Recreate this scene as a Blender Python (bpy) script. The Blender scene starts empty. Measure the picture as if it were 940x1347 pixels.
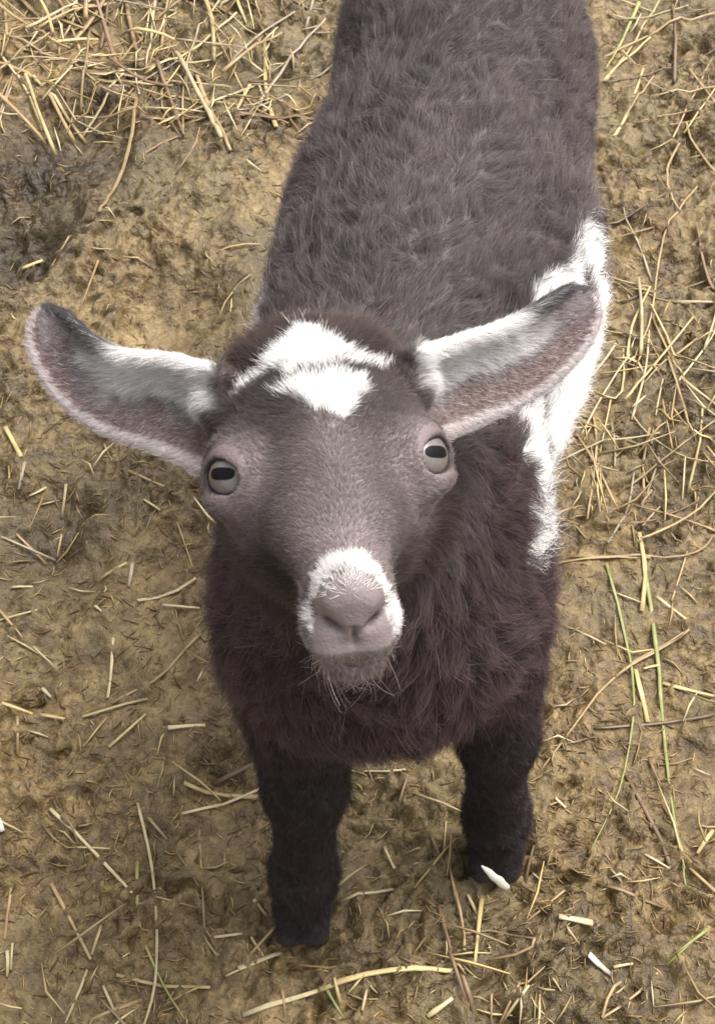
import bpy, math, random
import numpy as np
from mathutils import Vector, Matrix, kdtree

# ------------------------------------------------------------------ camera
CAM_H = 0.74
PITCH = math.radians(55.0)
FPX = 2000.0                       # focal length in photo pixels (photo is 940 x 1347)
S = bpy.context.scene
col = S.collection
cam_data = bpy.data.cameras.new('camera')
cam = bpy.data.objects.new('camera', cam_data)
col.objects.link(cam)
cam.location = (0, 0, CAM_H)
cam.rotation_euler = (math.pi/2 - PITCH, 0, 0)
cam_data.sensor_fit = 'HORIZONTAL'
cam_data.sensor_width = 36.0
cam_data.lens = 36.0 * FPX / 940.0
cam_data.clip_start = 0.01
cam_data.clip_end = 500.0
cam_data.dof.use_dof = True
cam_data.dof.focus_distance = 0.58
cam_data.dof.aperture_fstop = 120.0
S.camera = cam

# ------------------------------------------------------------------ sky, sun, exposure
SUN_EL, SUN_ROT = math.radians(63), math.radians(58)
w = bpy.data.worlds.new('World'); S.world = w; w.use_nodes = True
nt = w.node_tree; nt.nodes.clear()
sky = nt.nodes.new('ShaderNodeTexSky'); sky.sky_type = 'NISHITA'; sky.sun_disc = False
sky.sun_elevation = SUN_EL; sky.sun_rotation = SUN_ROT
sky.air_density = 1.0; sky.dust_density = 6.0; sky.ozone_density = 0.6
hs = nt.nodes.new('ShaderNodeHueSaturation'); hs.inputs['Saturation'].default_value = 0.22
bg = nt.nodes.new('ShaderNodeBackground'); bg.inputs['Strength'].default_value = 0.14
wo = nt.nodes.new('ShaderNodeOutputWorld')
nt.links.new(sky.outputs[0], hs.inputs['Color']); nt.links.new(hs.outputs[0], bg.inputs['Color'])
nt.links.new(bg.outputs[0], wo.inputs['Surface'])
sl = bpy.data.lights.new('sun', 'SUN'); sl.energy = 1.7; sl.angle = math.radians(38); sl.color = (1.0, .965, .93)
sun = bpy.data.objects.new('sun', sl); col.objects.link(sun)
sd = Vector((math.sin(SUN_ROT)*math.cos(SUN_EL), math.cos(SUN_ROT)*math.cos(SUN_EL), math.sin(SUN_EL)))
sun.rotation_euler = sd.to_track_quat('Z', 'Y').to_euler()
S.view_settings.view_transform = 'Standard'; S.view_settings.look = 'None'
S.view_settings.gamma = 1.0; S.view_settings.exposure = 1.15
S.render.engine = 'CYCLES'
S.cycles.max_bounces = 8; S.cycles.diffuse_bounces = 5; S.cycles.glossy_bounces = 3
S.cycles.transparent_max_bounces = 8
S.cycles_curves.shape = 'RIBBONS'

rng = np.random.default_rng(7)
random.seed(7)
FW = np.array([0, math.cos(PITCH), -math.sin(PITCH)])
UPV = np.array([0, math.sin(PITCH), math.cos(PITCH)])
CAMP = np.array([0, 0, CAM_H])

def spot(px, py, depth):
    """world point measured in the photo at a distance along the viewing axis"""
    return CAMP + depth*(FW + np.array([(px-470)/FPX, 0, 0]) + (673.5-py)/FPX*UPV)
def ground_at(px, py):
    d = FW + np.array([(px-470)/FPX, 0, 0]) + (673.5-py)/FPX*UPV
    t = -CAMP[2]/d[2]
    return (CAMP + t*d)[:2]

# ------------------------------------------------------------------ noise
_lat = {}
def vnoise(p, scale, seed=0):
    """smooth lattice noise in -1..1, p is (n,3) or (n,2)"""
    if seed not in _lat:
        _lat[seed] = np.random.default_rng(1000+seed).uniform(-1, 1, (32, 32, 32)).astype(np.float32)
    L = _lat[seed]
    if p.shape[-1] == 2: p = np.concatenate([p, np.full(p.shape[:-1]+(1,), .37)], -1)
    q = p/scale + 100.0
    i = np.floor(q).astype(np.int64); f = q - i; f = f*f*f*(f*(f*6-15)+10)
    i0 = i & 31; i1 = (i+1) & 31
    x0, y0, z0 = i0[..., 0], i0[..., 1], i0[..., 2]; x1, y1, z1 = i1[..., 0], i1[..., 1], i1[..., 2]
    fx, fy, fz = f[..., 0], f[..., 1], f[..., 2]
    a = L[x0, y0, z0]*(1-fx) + L[x1, y0, z0]*fx; b = L[x0, y1, z0]*(1-fx) + L[x1, y1, z0]*fx
    c = L[x0, y0, z1]*(1-fx) + L[x1, y0, z1]*fx; d = L[x0, y1, z1]*(1-fx) + L[x1, y1, z1]*fx
    return (a*(1-fy)+b*fy)*(1-fz) + (c*(1-fy)+d*fy)*fz
def fbm(p, scale, octs=4, seed=0, gain=.5):
    s = 0; a = 1; n = 0
    for k in range(octs):
        s = s + a*vnoise(p, scale/2**k, seed+k); n += a; a *= gain
    return s/n
def sst(a, b, x):
    t = np.clip((x-a)/(b-a), 0, 1); return t*t*(3-2*t)
def nrm(v): return v/np.maximum(np.linalg.norm(v, axis=-1, keepdims=True), 1e-9)

# ------------------------------------------------------------------ object helpers
def tag(o, label=None, cat=None, group=None, kind=None):
    if label: o['label'] = label
    if cat: o['category'] = cat
    if group: o['group'] = group
    if kind: o['kind'] = kind
    return o
def link(name, data, parent=None):
    o = bpy.data.objects.new(name, data); col.objects.link(o)
    if parent: o.parent = parent
    return o
def mesh_np(name, V, F, mat, smooth=True, cols=None):
    """mesh from numpy arrays; F is (n,3) or (n,4)"""
    me = bpy.data.meshes.new(name)
    V = np.asarray(V, np.float32); F = np.asarray(F, np.int32)
    me.vertices.add(len(V)); me.vertices.foreach_set('co', V.ravel())
    k = F.shape[1]
    me.loops.add(F.size); me.loops.foreach_set('vertex_index', F.ravel())
    me.polygons.add(len(F)); me.polygons.foreach_set('loop_start', np.arange(0, F.size, k, dtype=np.int32))
    try: me.polygons.foreach_set('loop_total', np.full(len(F), k, np.int32))
    except Exception: pass
    me.update(calc_edges=True); me.validate()
    if smooth: me.polygons.foreach_set('use_smooth', np.ones(len(me.polygons), bool))
    if cols is not None:
        a = me.color_attributes.new('tint', 'FLOAT_COLOR', 'POINT')
        a.data.foreach_set('color', np.concatenate([cols, np.ones((len(cols), 1))], 1).astype(np.float32).ravel())
    me.materials.append(mat)
    return me

# ------------------------------------------------------------------ materials
def new_mat(name):
    m = bpy.data.materials.new(name); m.use_nodes = True
    n = m.node_tree.nodes; b = n.get('Principled BSDF')
    return m, m.node_tree, b
def tex_noise(nt, scale, detail=4, rough=.55, coord='Object', vec=None):
    t = nt.nodes.new('ShaderNodeTexNoise'); t.inputs['Scale'].default_value = scale
    t.inputs['Detail'].default_value = detail; t.inputs['Roughness'].default_value = rough
    if vec is None:
        c = nt.nodes.new('ShaderNodeTexCoord'); vec = c.outputs[coord]
    nt.links.new(vec, t.inputs['Vector'])
    return t
def ramp(nt, src, stops):
    r = nt.nodes.new('ShaderNodeValToRGB'); e = r.color_ramp.elements
    while len(e) < len(stops): e.new(.5)
    for i, (p, c) in enumerate(stops):
        e[i].position = p; e[i].color = (*c, 1) if len(c) == 3 else c
    nt.links.new(src, r.inputs[0]); return r
def mixc(nt, fac, a, b, mode='MIX'):
    m = nt.nodes.new('ShaderNodeMix'); m.data_type = 'RGBA'; m.blend_type = mode
    for sock, v in ((m.inputs[0], fac), (m.inputs[6], a), (m.inputs[7], b)):
        if hasattr(v, 'links'): nt.links.new(v, sock)
        elif isinstance(v, (int, float)): sock.default_value = v
        else: sock.default_value = (*v, 1)
    return m.outputs[2]

def mud_material():
    m, nt, b = new_mat('wet_mud')
    big = tex_noise(nt, 5, 5); mid = tex_noise(nt, 45, 6, .65); fine = tex_noise(nt, 320, 5, .7)
    c1 = ramp(nt, mid.outputs[0], [(.28, (.070, .044, .018)), (.44, (.180, .122, .054)), (.58, (.285, .205, .10)), (.78, (.40, .305, .165))])
    c2 = mixc(nt, ramp(nt, big.outputs[0], [(.42, (0, 0, 0)), (.62, (1, 1, 1))]).outputs[0], c1.outputs[0], (.175, .135, .068))
    c3 = mixc(nt, .55, c2, ramp(nt, fine.outputs[0], [(.32, (.42, .38, .31)), (.55, (.97, .98, .95)), (.8, (1.0, .96, .83))]).outputs[0], 'MULTIPLY')
    at = nt.nodes.new('ShaderNodeAttribute'); at.attribute_name = 'tint'
    c4 = mixc(nt, 1.0, c3, at.outputs['Color'], 'MULTIPLY')
    nt.links.new(c4, b.inputs['Base Color'])
    rr = ramp(nt, mid.outputs[0], [(.35, (.26,)*3), (.7, (.60,)*3)]); nt.links.new(rr.outputs[0], b.inputs['Roughness'])
    b.inputs['Specular IOR Level'].default_value = .45
    bm1 = nt.nodes.new('ShaderNodeBump'); bm1.inputs['Distance'].default_value = .0016; bm1.inputs['Strength'].default_value = .9
    nt.links.new(fine.outputs[0], bm1.inputs['Height'])
    tcv = nt.nodes.new('ShaderNodeTexCoord'); dn = tex_noise(nt, 90, 3, .6)
    va = nt.nodes.new('ShaderNodeVectorMath'); va.operation = 'MULTIPLY_ADD'; va.inputs[1].default_value = (.012,)*3
    nt.links.new(dn.outputs['Color'], va.inputs[0]); nt.links.new(tcv.outputs['Object'], va.inputs[2])
    vo = nt.nodes.new('ShaderNodeTexVoronoi'); vo.inputs['Scale'].default_value = 120; vo.feature = 'F1'; nt.links.new(va.outputs[0], vo.inputs['Vector'])
    vo2 = nt.nodes.new('ShaderNodeTexVoronoi'); vo2.inputs['Scale'].default_value = 260; nt.links.new(va.outputs[0], vo2.inputs['Vector'])
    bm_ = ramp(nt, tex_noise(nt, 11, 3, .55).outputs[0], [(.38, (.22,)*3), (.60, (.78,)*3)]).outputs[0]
    c5 = mixc(nt, bm_, c4, ramp(nt, vo.outputs['Distance'], [(.15, (1.08, 1.05, 1.0)), (.5, (.85, .82, .78)), (.8, (.5, .45, .4))]).outputs[0], 'MULTIPLY')  # relief shade put into the colour: crumb gaps darkened, crowns lightened
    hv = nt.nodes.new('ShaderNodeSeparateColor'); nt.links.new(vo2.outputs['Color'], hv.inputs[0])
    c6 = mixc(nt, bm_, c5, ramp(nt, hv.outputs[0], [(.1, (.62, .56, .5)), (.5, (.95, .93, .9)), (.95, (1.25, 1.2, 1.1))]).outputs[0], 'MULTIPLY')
    nt.links.new(c6, b.inputs['Base Color'])
    bm3 = nt.nodes.new('ShaderNodeBump'); bm3.inputs['Distance'].default_value = .0035; bm3.invert = True; nt.links.new(bm_, bm3.inputs['Strength'])
    nt.links.new(vo.outputs['Distance'], bm3.inputs['Height']); nt.links.new(bm1.outputs[0], bm3.inputs['Normal'])
    bm2 = nt.nodes.new('ShaderNodeBump'); bm2.inputs['Distance'].default_value = .004; bm2.inputs['Strength'].default_value = .6
    f2 = tex_noise(nt, 130, 4, .6); nt.links.new(f2.outputs[0], bm2.inputs['Height'])
    nt.links.new(bm3.outputs[0], bm2.inputs['Normal']); nt.links.new(bm2.outputs[0], b.inputs['Normal'])
    return m
def straw_material(name, c, dark, rough=.5, sheen=0):
    m, nt, b = new_mat(name)
    oi = nt.nodes.new('ShaderNodeObjectInfo')
    n1 = tex_noise(nt, 90, 4, .6)
    mp = nt.nodes.new('ShaderNodeMapping'); tc = nt.nodes.new('ShaderNodeTexCoord')
    mp.inputs['Scale'].default_value = (2, 40, 40); nt.links.new(tc.outputs['UV'], mp.inputs['Vector'])
    n2 = tex_noise(nt, 1.0, 3, .6, vec=mp.outputs[0])
    a = mixc(nt, ramp(nt, n1.outputs[0], [(.42, (0, 0, 0)), (.72, (1, 1, 1))]).outputs[0], c, dark)
    a = mixc(nt, .45, a, ramp(nt, n2.outputs[0], [(.35, (.34, .29, .23)), (.62, (1, 1, 1))]).outputs[0], 'MULTIPLY')
    h = nt.nodes.new('ShaderNodeHueSaturation'); nt.links.new(a, h.inputs['Color'])
    mr = nt.nodes.new('ShaderNodeMapRange'); mr.inputs['To Min'].default_value = .7; mr.inputs['To Max'].default_value = 1.15
    nt.links.new(oi.outputs['Random'], mr.inputs['Value']); nt.links.new(mr.outputs[0], h.inputs['Value'])
    nt.links.new(h.outputs[0], b.inputs['Base Color'])
    b.inputs['Roughness'].default_value = rough
    return m
def attr_material(name, rough=.6, spec=.3, bump=None):
    m, nt, b = new_mat(name)
    at = nt.nodes.new('ShaderNodeAttribute'); at.attribute_name = 'tint'
    nt.links.new(at.outputs['Color'], b.inputs['Base Color'])
    b.inputs['Roughness'].default_value = rough; b.inputs['Specular IOR Level'].default_value = spec
    if bump:
        n = tex_noise(nt, bump[0], 4, .6); bp = nt.nodes.new('ShaderNodeBump')
        bp.inputs['Distance'].default_value = bump[1]; nt.links.new(n.outputs[0], bp.inputs['Height'])
        nt.links.new(bp.outputs[0], b.inputs['Normal'])
    return m
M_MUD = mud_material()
M_STRAW = {
    'pale': straw_material('pale_straw', (.52, .43, .25), (.36, .27, .125)),
    'yellow': straw_material('yellow_straw', (.50, .395, .18), (.33, .235, .095)),
    'tan': straw_material('tan_straw', (.36, .25, .115), (.20, .125, .055)),
    'brown': straw_material('brown_straw', (.19, .115, .055), (.10, .06, .03)),
    'grey': straw_material('grey_straw', (.36, .29, .20), (.20, .15, .10)),
    'green': straw_material('green_grass', (.20, .22, .05), (.36, .33, .12)),
    'white': straw_material('white_husk', (.66, .62, .54), (.50, .45, .37)),
}
M_LITTER = attr_material('litter', .6, .35)
M_SKIN = attr_material('goat_skin', .55, .35, (900, .0004))

# ------------------------------------------------------------------ ground sheet
def axis(a, b, step, far, grow=1.22):
    core = list(np.arange(a, b+step/2, step)); s = step; x = core[-1]; up = []
    while x < far: s *= grow; x += s; up.append(x)
    s = step; x = core[0]; dn = []
    while x > -far: s *= grow; x -= s; dn.append(x)
    return np.array(dn[::-1]+core+up)
GX = axis(-.42, .48, .0017, 40); GY = axis(.13, 1.12, .0017, 40)
PITS = [  # hollows: photo px, radius m, depth m
    (95, 195, .045, .014), (5, 300, .05, .016), (10, 345, .04, .012), (100, 640, .028, .007), (215, 745, .024, .006),
    (70, 760, .035, .009), (110, 715, .03, .006), (50, 690, .03, .01), (215, 560, .03, .004), (850, 640, .03, .006),
    (470, 1090, .03, .007), (520, 1060, .03, .006), (230, 400, .035, .007), (880, 880, .03, .006), (20, 35, .03, .006), (200, 250, .03, .006),
    (395, 1235, .024, .006), (655, 1165, .026, .006), (290, 1020, .02, .005), (900, 360, .03, .006), (870, 200, .03, .005), (80, 890, .03, .006)]
PITW = [(*ground_at(px, py), r, d) for px, py, r, d in PITS]
def ground_h(P0):
    P = P0 + .010*np.stack([vnoise(P0, .031, 101), vnoise(P0, .031, 103)], -1) + .0035*np.stack([vnoise(P0, .0103, 105), vnoise(P0, .0103, 107)], -1)
    Pr = P @ np.array([[.79, -.61], [.61, .79]]); Pq = P @ np.array([[.52, .854], [-.854, .52]])
    h = .010*fbm(P, .13, 3, 3) + .0085*fbm(P, .034, 4, 11, .58)
    r = 1-np.abs(fbm(Pr*np.array([1, 1.35]), .019, 3, 23, .6))*2
    m = sst(-.15, .35, fbm(P, .09, 2, 31))
    h = h + (.0072*m+.0024)*r
    h = h + .0015*(1-2*np.abs(vnoise(Pq, .0073, 41)))*sst(-.5, .4, vnoise(P, .041, 47)) + .0010*vnoise(Pr, .0033, 43)
    for x, y, rad, d in PITW:
        q = np.sqrt(((P0[..., 0]-x)/rad)**2 + ((P0[..., 1]-y)/rad)**2)*(1+.25*vnoise(P, .02, 51))
        h = h - d*np.exp(-q**4) + d*.35*np.exp(-((q-1.25)/.28)**2)
    return h
XX, YY = np.meshgrid(GX, GY, indexing='ij')
PG = np.stack([XX, YY], -1).reshape(-1, 2)
HG = ground_h(PG).reshape(XX.shape)
nx, ny = XX.shape
idx = np.arange(nx*ny).reshape(nx, ny)
Fg = np.stack([idx[:-1, :-1], idx[1:, :-1], idx[1:, 1:], idx[:-1, 1:]], -1).reshape(-1, 4)
tone = np.clip(1 + .22*fbm(PG, .16, 3, 61), .6, 1.3)
dk = sst(-.2, .5, fbm(PG, .06, 3, 71)).reshape(-1, 1)
colg = (1-dk*.30)*np.array([[1, 1, 1]])*tone[:, None]
far_w = sst(.30, .85, PG[:, 1])[:, None]                  # the mud colour gets slightly paler with distance
colg = colg*(.95*(1-far_w)*np.array([[.93, .92, .85]]) + 1.02*far_w*np.array([[.97, .965, .91]]))
for px, py, r_, a_ in ((95, 205, .06, .72), (5, 320, .065, .75), (30, 215, .04, .5), (85, 690, .03, .3), (150, 660, .03, .3)):  # hollows darkened in colour: organic mud, plus stand-in for weak cavity shade
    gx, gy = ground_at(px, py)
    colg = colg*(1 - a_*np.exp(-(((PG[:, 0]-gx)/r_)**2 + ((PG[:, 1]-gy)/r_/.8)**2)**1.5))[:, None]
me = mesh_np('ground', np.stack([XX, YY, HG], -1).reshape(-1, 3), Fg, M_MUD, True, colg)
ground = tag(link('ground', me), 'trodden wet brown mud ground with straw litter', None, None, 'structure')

def gh(x, y):
    x = np.atleast_1d(np.asarray(x, float)); y = np.atleast_1d(np.asarray(y, float))
    i = np.clip(np.searchsorted(GX, x)-1, 0, nx-2); j = np.clip(np.searchsorted(GY, y)-1, 0, ny-2)
    fx = (x-GX[i])/(GX[i+1]-GX[i]); fy = (y-GY[j])/(GY[j+1]-GY[j])
    return (HG[i, j]*(1-fx)+HG[i+1, j]*fx)*(1-fy) + (HG[i, j+1]*(1-fx)+HG[i+1, j+1]*fx)*fy

# ================================================================== the goat
# head frame: x to the photo's right, y dorsal, z towards the nose (millimetres in the lists)
HEAD_O = spot(430, 640, .457)
ne = math.radians(33)
hz = np.array([0, -math.cos(ne), math.sin(ne)]); hy = np.array([0, math.sin(ne), math.cos(ne)]); hx = np.array([1.0, 0, 0])
HR = np.stack([hx, hy, hz], 1)
def rotm(ax, deg):
    return np.array(Matrix.Rotation(math.radians(deg), 3, Vector(ax)))
HR = rotm(-FW, 6.0) @ rotm(UPV, 4.0) @ HR            # roll towards the photo's right, slight turn
def H2W(p): return HEAD_O + (np.asarray(p, float)*.001) @ HR.T
def W2H(P): return ((P-HEAD_O) @ HR)*1000

xs = np.arange(-.112, .165, .0011)
def seg_axis(parts):
    out = []
    for a, b, s in parts: out += list(np.arange(a, b-1e-9, s))
    return np.array(out)
ys = seg_axis([(.17, .375, .0011), (.375, .80, .0032)])
zs = seg_axis([(-.02, .30, .0030), (.30, .465, .0011), (.465, .50, .003)])
FLD = np.full((len(xs), len(ys), len(zs)), .05, np.float32)

def region(lo, hi):
    a = [np.searchsorted(ax, l) for ax, l in zip((xs, ys, zs), lo)]
    b = [np.searchsorted(ax, h) for ax, h in zip((xs, ys, zs), hi)]
    sl = tuple(slice(max(i-1, 0), j+1) for i, j in zip(a, b))
    return sl, xs[sl[0]][:, None, None], ys[sl[1]][None, :, None], zs[sl[2]][None, None, :]
def blend(sl, d, k, sub=False):
    a = FLD[sl]
    if sub:
        b = -d; h = np.maximum(k-np.abs(a-b), 0)/k; FLD[sl] = np.maximum(a, b) + h*h*k*.25
    else:
        h = np.maximum(k-np.abs(a-d), 0)/k; FLD[sl] = np.minimum(a, d) - h*h*k*.25
def ell(c, r, k=.012, R=None, sub=False):
    c = np.asarray(c, float); r = np.asarray(r, float)
    m = r.max() + k + .004
    sl, X, Y, Z = region(c-m, c+m)
    if X.size == 0 or Y.size == 0 or Z.size == 0: return
    X, Y, Z = X-c[0], Y-c[1], Z-c[2]
    if R is None: R = np.eye(3)
    q = [(X*R[0, i]+Y*R[1, i]+Z*R[2, i]) for i in range(3)]
    k0 = np.sqrt(sum((q[i]/r[i])**2 for i in range(3))); k1 = np.sqrt(sum((q[i]/r[i]**2)**2 for i in range(3)))
    d = k0*(k0-1)/np.maximum(k1, 1e-6)
    blend(sl, d.astype(np.float32), k, sub)
def cone(a, ra, b, rb, k=.012, sub=False):
    a = np.asarray(a, float); b = np.asarray(b, float); m = max(ra, rb)+k+.004
    sl, X, Y, Z = region(np.minimum(a, b)-m, np.maximum(a, b)+m)
    ab = b-a; L2 = ab@ab
    t = np.clip(((X-a[0])*ab[0]+(Y-a[1])*ab[1]+(Z-a[2])*ab[2])/L2, 0, 1)
    d = np.sqrt((X-a[0]-t*ab[0])**2+(Y-a[1]-t*ab[1])**2+(Z-a[2]-t*ab[2])**2) - (ra+(rb-ra)*t)
    blend(sl, d.astype(np.float32), k, sub)
def hell(c, r, k=5, R=None, sub=False):
    ell(H2W(c), np.array(r)*.001, k*.001, HR @ (np.eye(3) if R is None else R), sub)
def hcone(a, ra, b, rb, k=5, sub=False): cone(H2W(a), ra*.001, H2W(b), rb*.001, k*.001, sub)

# trunk
ell((.007, .325, .258), (.045, .058, .070), .03)
ell((.017, .400, .250), (.059, .090, .074), .03)
ell((.037, .485, .240), (.071, .112, .080), .03)
ell((.052, .610, .250), (.059, .100, .073), .03)
cone((.020, .385, .305), .022, (.054, .63, .300), .020, .03)       # spine line
ell((-.024, .315, .240), (.022, .045, .050), .03)                   # shoulders
ell((.036, .330, .238), (.020, .045, .048), .03)
ell((.012, .290, .240), (.032, .028, .036), .03)                    # brisket
# neck
cone(H2W((0, -2, -30)), .030, (.010, .345, .275), .050, .025)
cone(H2W((0, -14, -16)), .022, (.008, .295, .245), .042, .025)
for s_, y_ in ((-1, .304), (1, .322)):
    cone((.011+s_*.029, y_, .238), .029, (.0155+s_*.0395, y_-.010, .165), .018, .025)
# front legs (upper, knee, cannon, pastern, hoof)
def front_leg(sh, knee, fet, foot):
    cone(sh, .0205, knee, .0135, .02); ell(np.array(knee)+[0, -.001, 0], (.0140, .0142, .018), .016)
    cone(knee, .0140, fet, .0125, .01); ell(fet, (.0138, .0146, .014), .012)
    cone(fet, .0125, np.array(foot)+[0, 0, .006], .0120, .008)
    for q in (-1, 1): cone(np.array(foot)+[q*.0055, -.001, .004], .0072, np.array(foot)+[q*.0068, -.011, -.008], .0068, .007)
front_leg((-.024, .306, .215), (-.0225, .279, .135), (-.0255, .275, .046), (-.027, .270, .016))
front_leg((.052, .325, .215), (.0620, .307, .130), (.0680, .305, .046), (.0695, .303, .016))
# hind legs
def hind_leg(hip, stifle, hock, fet, foot):
    cone(hip, .032, stifle, .025, .03); cone(stifle, .026, hock, .013, .02); ell(hock, (.013, .017, .017), .01)
    cone(hock, .012, fet, .0105, .01); cone(fet, .012, foot, .0115, .008)
hind_leg((.038, .625, .235), (.010, .575, .175), (.004, .640, .100), (.006, .620, .040), (.006, .610, .014))
hind_leg((.072, .610, .240), (.096, .570, .165), (.102, .605, .095), (.106, .565, .040), (.107, .553, .014))
# tail
cone((.058, .675, .285), .013, (.064, .735, .300), .006, .02)
# head
hell((0, 4, -22), (32, 30, 35), 10)
hell((0, 18, -12), (24, 14, 24), 12)
hell((0, 22, -35), (27, 19, 19), 12)

for s in (-1, 1):
    hell((s*23.5, 7, 3), (9.5, 13, 18), 11)
    hell((s*15, -15, -9), (12, 15, 21), 10)
    hell((s*14.5, -8, 13), (8.5, 12, 17), 13)
    hell((s*11, 2, 30), (7, 7, 16), 9)
    hell((s*15, 35, -27), (7, 3.5, 4), 5)
    hell((s*30, 24, -19), (7, 9, 8), 7)               # horn buds
hcone((0, 5, 12), 18.5, (0, -6, 52), 10.8, 12)
hcone((0, -17, -12), 19, (0, -21, 48), 9, 10)
hell((0, -15, 56), (11.3, 14, 13), 6)
for s in (-1, 1):
    hell((s*6.2, -18, 60), (6.6, 8.5, 8.5), 4)
    hell((s*4.6, -7, 65), (4.2, 5.0, 5.5), 3)
hell((0, -5, 63.5), (7.2, 8.2, 8.5), 4)
hell((0, -12.0, 66.5), (4.5, 4.5, 4.5), 3)
hell((0, -28.5, 53.5), (8.6, 6.8, 9.2), 5)
# mouth slit, philtrum, nostrils
def rz(deg): return rotm((0, 0, 1), deg)
for s in (-1, 1):
    hell((s*6.8, -25.4, 64), (8.8, .45, 7), 1.4, rz(s*20), True)
    hell((s*5.8, -12.2, 71.0), (4.4, 1.3, 4.2), 1.2, rz(s*36), True)
    hell((s*8.6, -9.3, 70.5), (2.3, 1.9, 3.6), 1.5, rz(s*50), True)
hell((0, -19, 70), (.45, 7.0, 2.6), .8, None, True)
# eyes: lids then opening
EYE = []
for s in (-1, 1):
    E = np.array([s*24.0+(.8 if s > 0 else 0), 8.0, 7.0]); ax = nrm(np.array([s*(.57 if s < 0 else .63), .40, .68]))
    EYE.append((s, E, ax))
    hell(E, (12.2, 11.8, 12.2), 7)
    up = np.array([0, 1, 0.]); u = nrm(up-ax*(up@ax)); v = np.cross(u, ax)
    Re = np.stack([v, u, ax], 1)
    hell(E+ax*10.0-u*.9, (7.2, 5.2, 6.0), 1.0, Re, True)
    hell(E+u*7.3+ax*4.6, (8.6, 2.4, 5.6), 3, Re)
    hell(E-u*8.5+ax*5.2, (8.5, 2.6, 5.5), 3, Re)

# ears: a curved cupped sheet given thickness
EARS = {}
def ear(side, spine, widths, cupdir, bend, cup):
    """spine: world points root to tip; widths in m; cupdir: way the hollow faces; bend: shifts the two edges"""
    n = len(spine); T = np.linspace(0, 1, 44)
    sp = np.array(spine)
    ts = np.linspace(0, 1, n)
    def cr(vals):
        vals = np.asarray(vals, float); out = []
        for t in T:
            f = t*(n-1); i = min(int(f), n-2); u = f-i
            p0, p1, p2, p3 = vals[max(i-1, 0)], vals[i], vals[i+1], vals[min(i+2, n-1)]
            out.append(.5*((2*p1)+(-p0+p2)*u+(2*p0-5*p1+4*p2-p3)*u*u+(-p0+3*p1-3*p2+p3)*u**3))
        return np.array(out)
    Cc = cr(sp); W = np.maximum(cr(widths), .002)
    tan = nrm(np.gradient(Cc, axis=0)); cd = nrm(np.asarray(cupdir, float))
    nn = nrm(cd - tan*(tan@cd)[:, None]); bb = np.cross(nn, tan)
    if (bb @ UPV).sum() < 0: bb = -bb
    V = np.linspace(-1, 1, 25)
    ang = V[None, :]*np.asarray(cr(cup))[:, None]
    a0 = np.asarray(cr(cup))[:, None]
    r = (W*.5)[:, None]/np.maximum(np.sin(np.minimum(a0, 1.5)), .2)
    lat = r*np.sin(ang); dep = r*(np.cos(ang)-1)*-1
    P = Cc[:, None] + bb[:, None]*lat[..., None] + nn[:, None]*(dep+bend*(V[None, :]**3)*W[:, None])[..., None]
    EARS[side] = (P, nn, tan, bb)
    pts = P.reshape(-1, 3); thick = (.00175 - .0005*np.repeat(T, 25)**2 + .0012*np.exp(-np.repeat(T, 25)*14))
    lo, hi = pts.min(0)-.008, pts.max(0)+.008
    sl, X, Y, Z = region(lo, hi)
    G = np.stack(np.broadcast_arrays(X, Y, Z), -1).reshape(-1, 3)
    coarse = pts[::6]
    d = np.full(len(G), .05, np.float32)
    near = np.zeros(len(G), bool)
    for a in range(0, len(G), 40000):
        g = G[a:a+40000]
        near[a:a+40000] = (((g**2).sum(1)[:, None]+(coarse**2).sum(1)[None]-2*g@coarse.T).min(1) < .011**2)
    q = np.where(near)[0]
    for a in range(0, len(q), 20000):
        g = G[q[a:a+20000]]
        dd = np.sqrt(np.maximum((g**2).sum(1)[:, None]+(pts**2).sum(1)[None]-2*g@pts.T, 0)) - thick[None]
        d[q[a:a+20000]] = dd.min(1)
    blend(sl, d.reshape(len(xs[sl[0]]), len(ys[sl[1]]), len(zs[sl[2]])), .004)
ear(-1, [spot(285, 545, .470), spot(222, 524, .472), spot(158, 512, .474), spot(103, 479, .476), spot(69, 434, .478), spot(58, 408, .479)],
    [.031, .0300, .0265, .0220, .0150, .003], -FW*.9+UPV*-.35, .06, [.95, .85, .75, .72, .7, .6])
ear(1, [spot(552, 515, .474), spot(618, 492, .478), spot(682, 467, .482), spot(732, 432, .486), spot(762, 402, .489), spot(772, 386, .490)],
    [.028, .0275, .0255, .0210, .0140, .003], -FW*.9+UPV*-.35, .06, [.95, .85, .75, .72, .7, .6])

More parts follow.
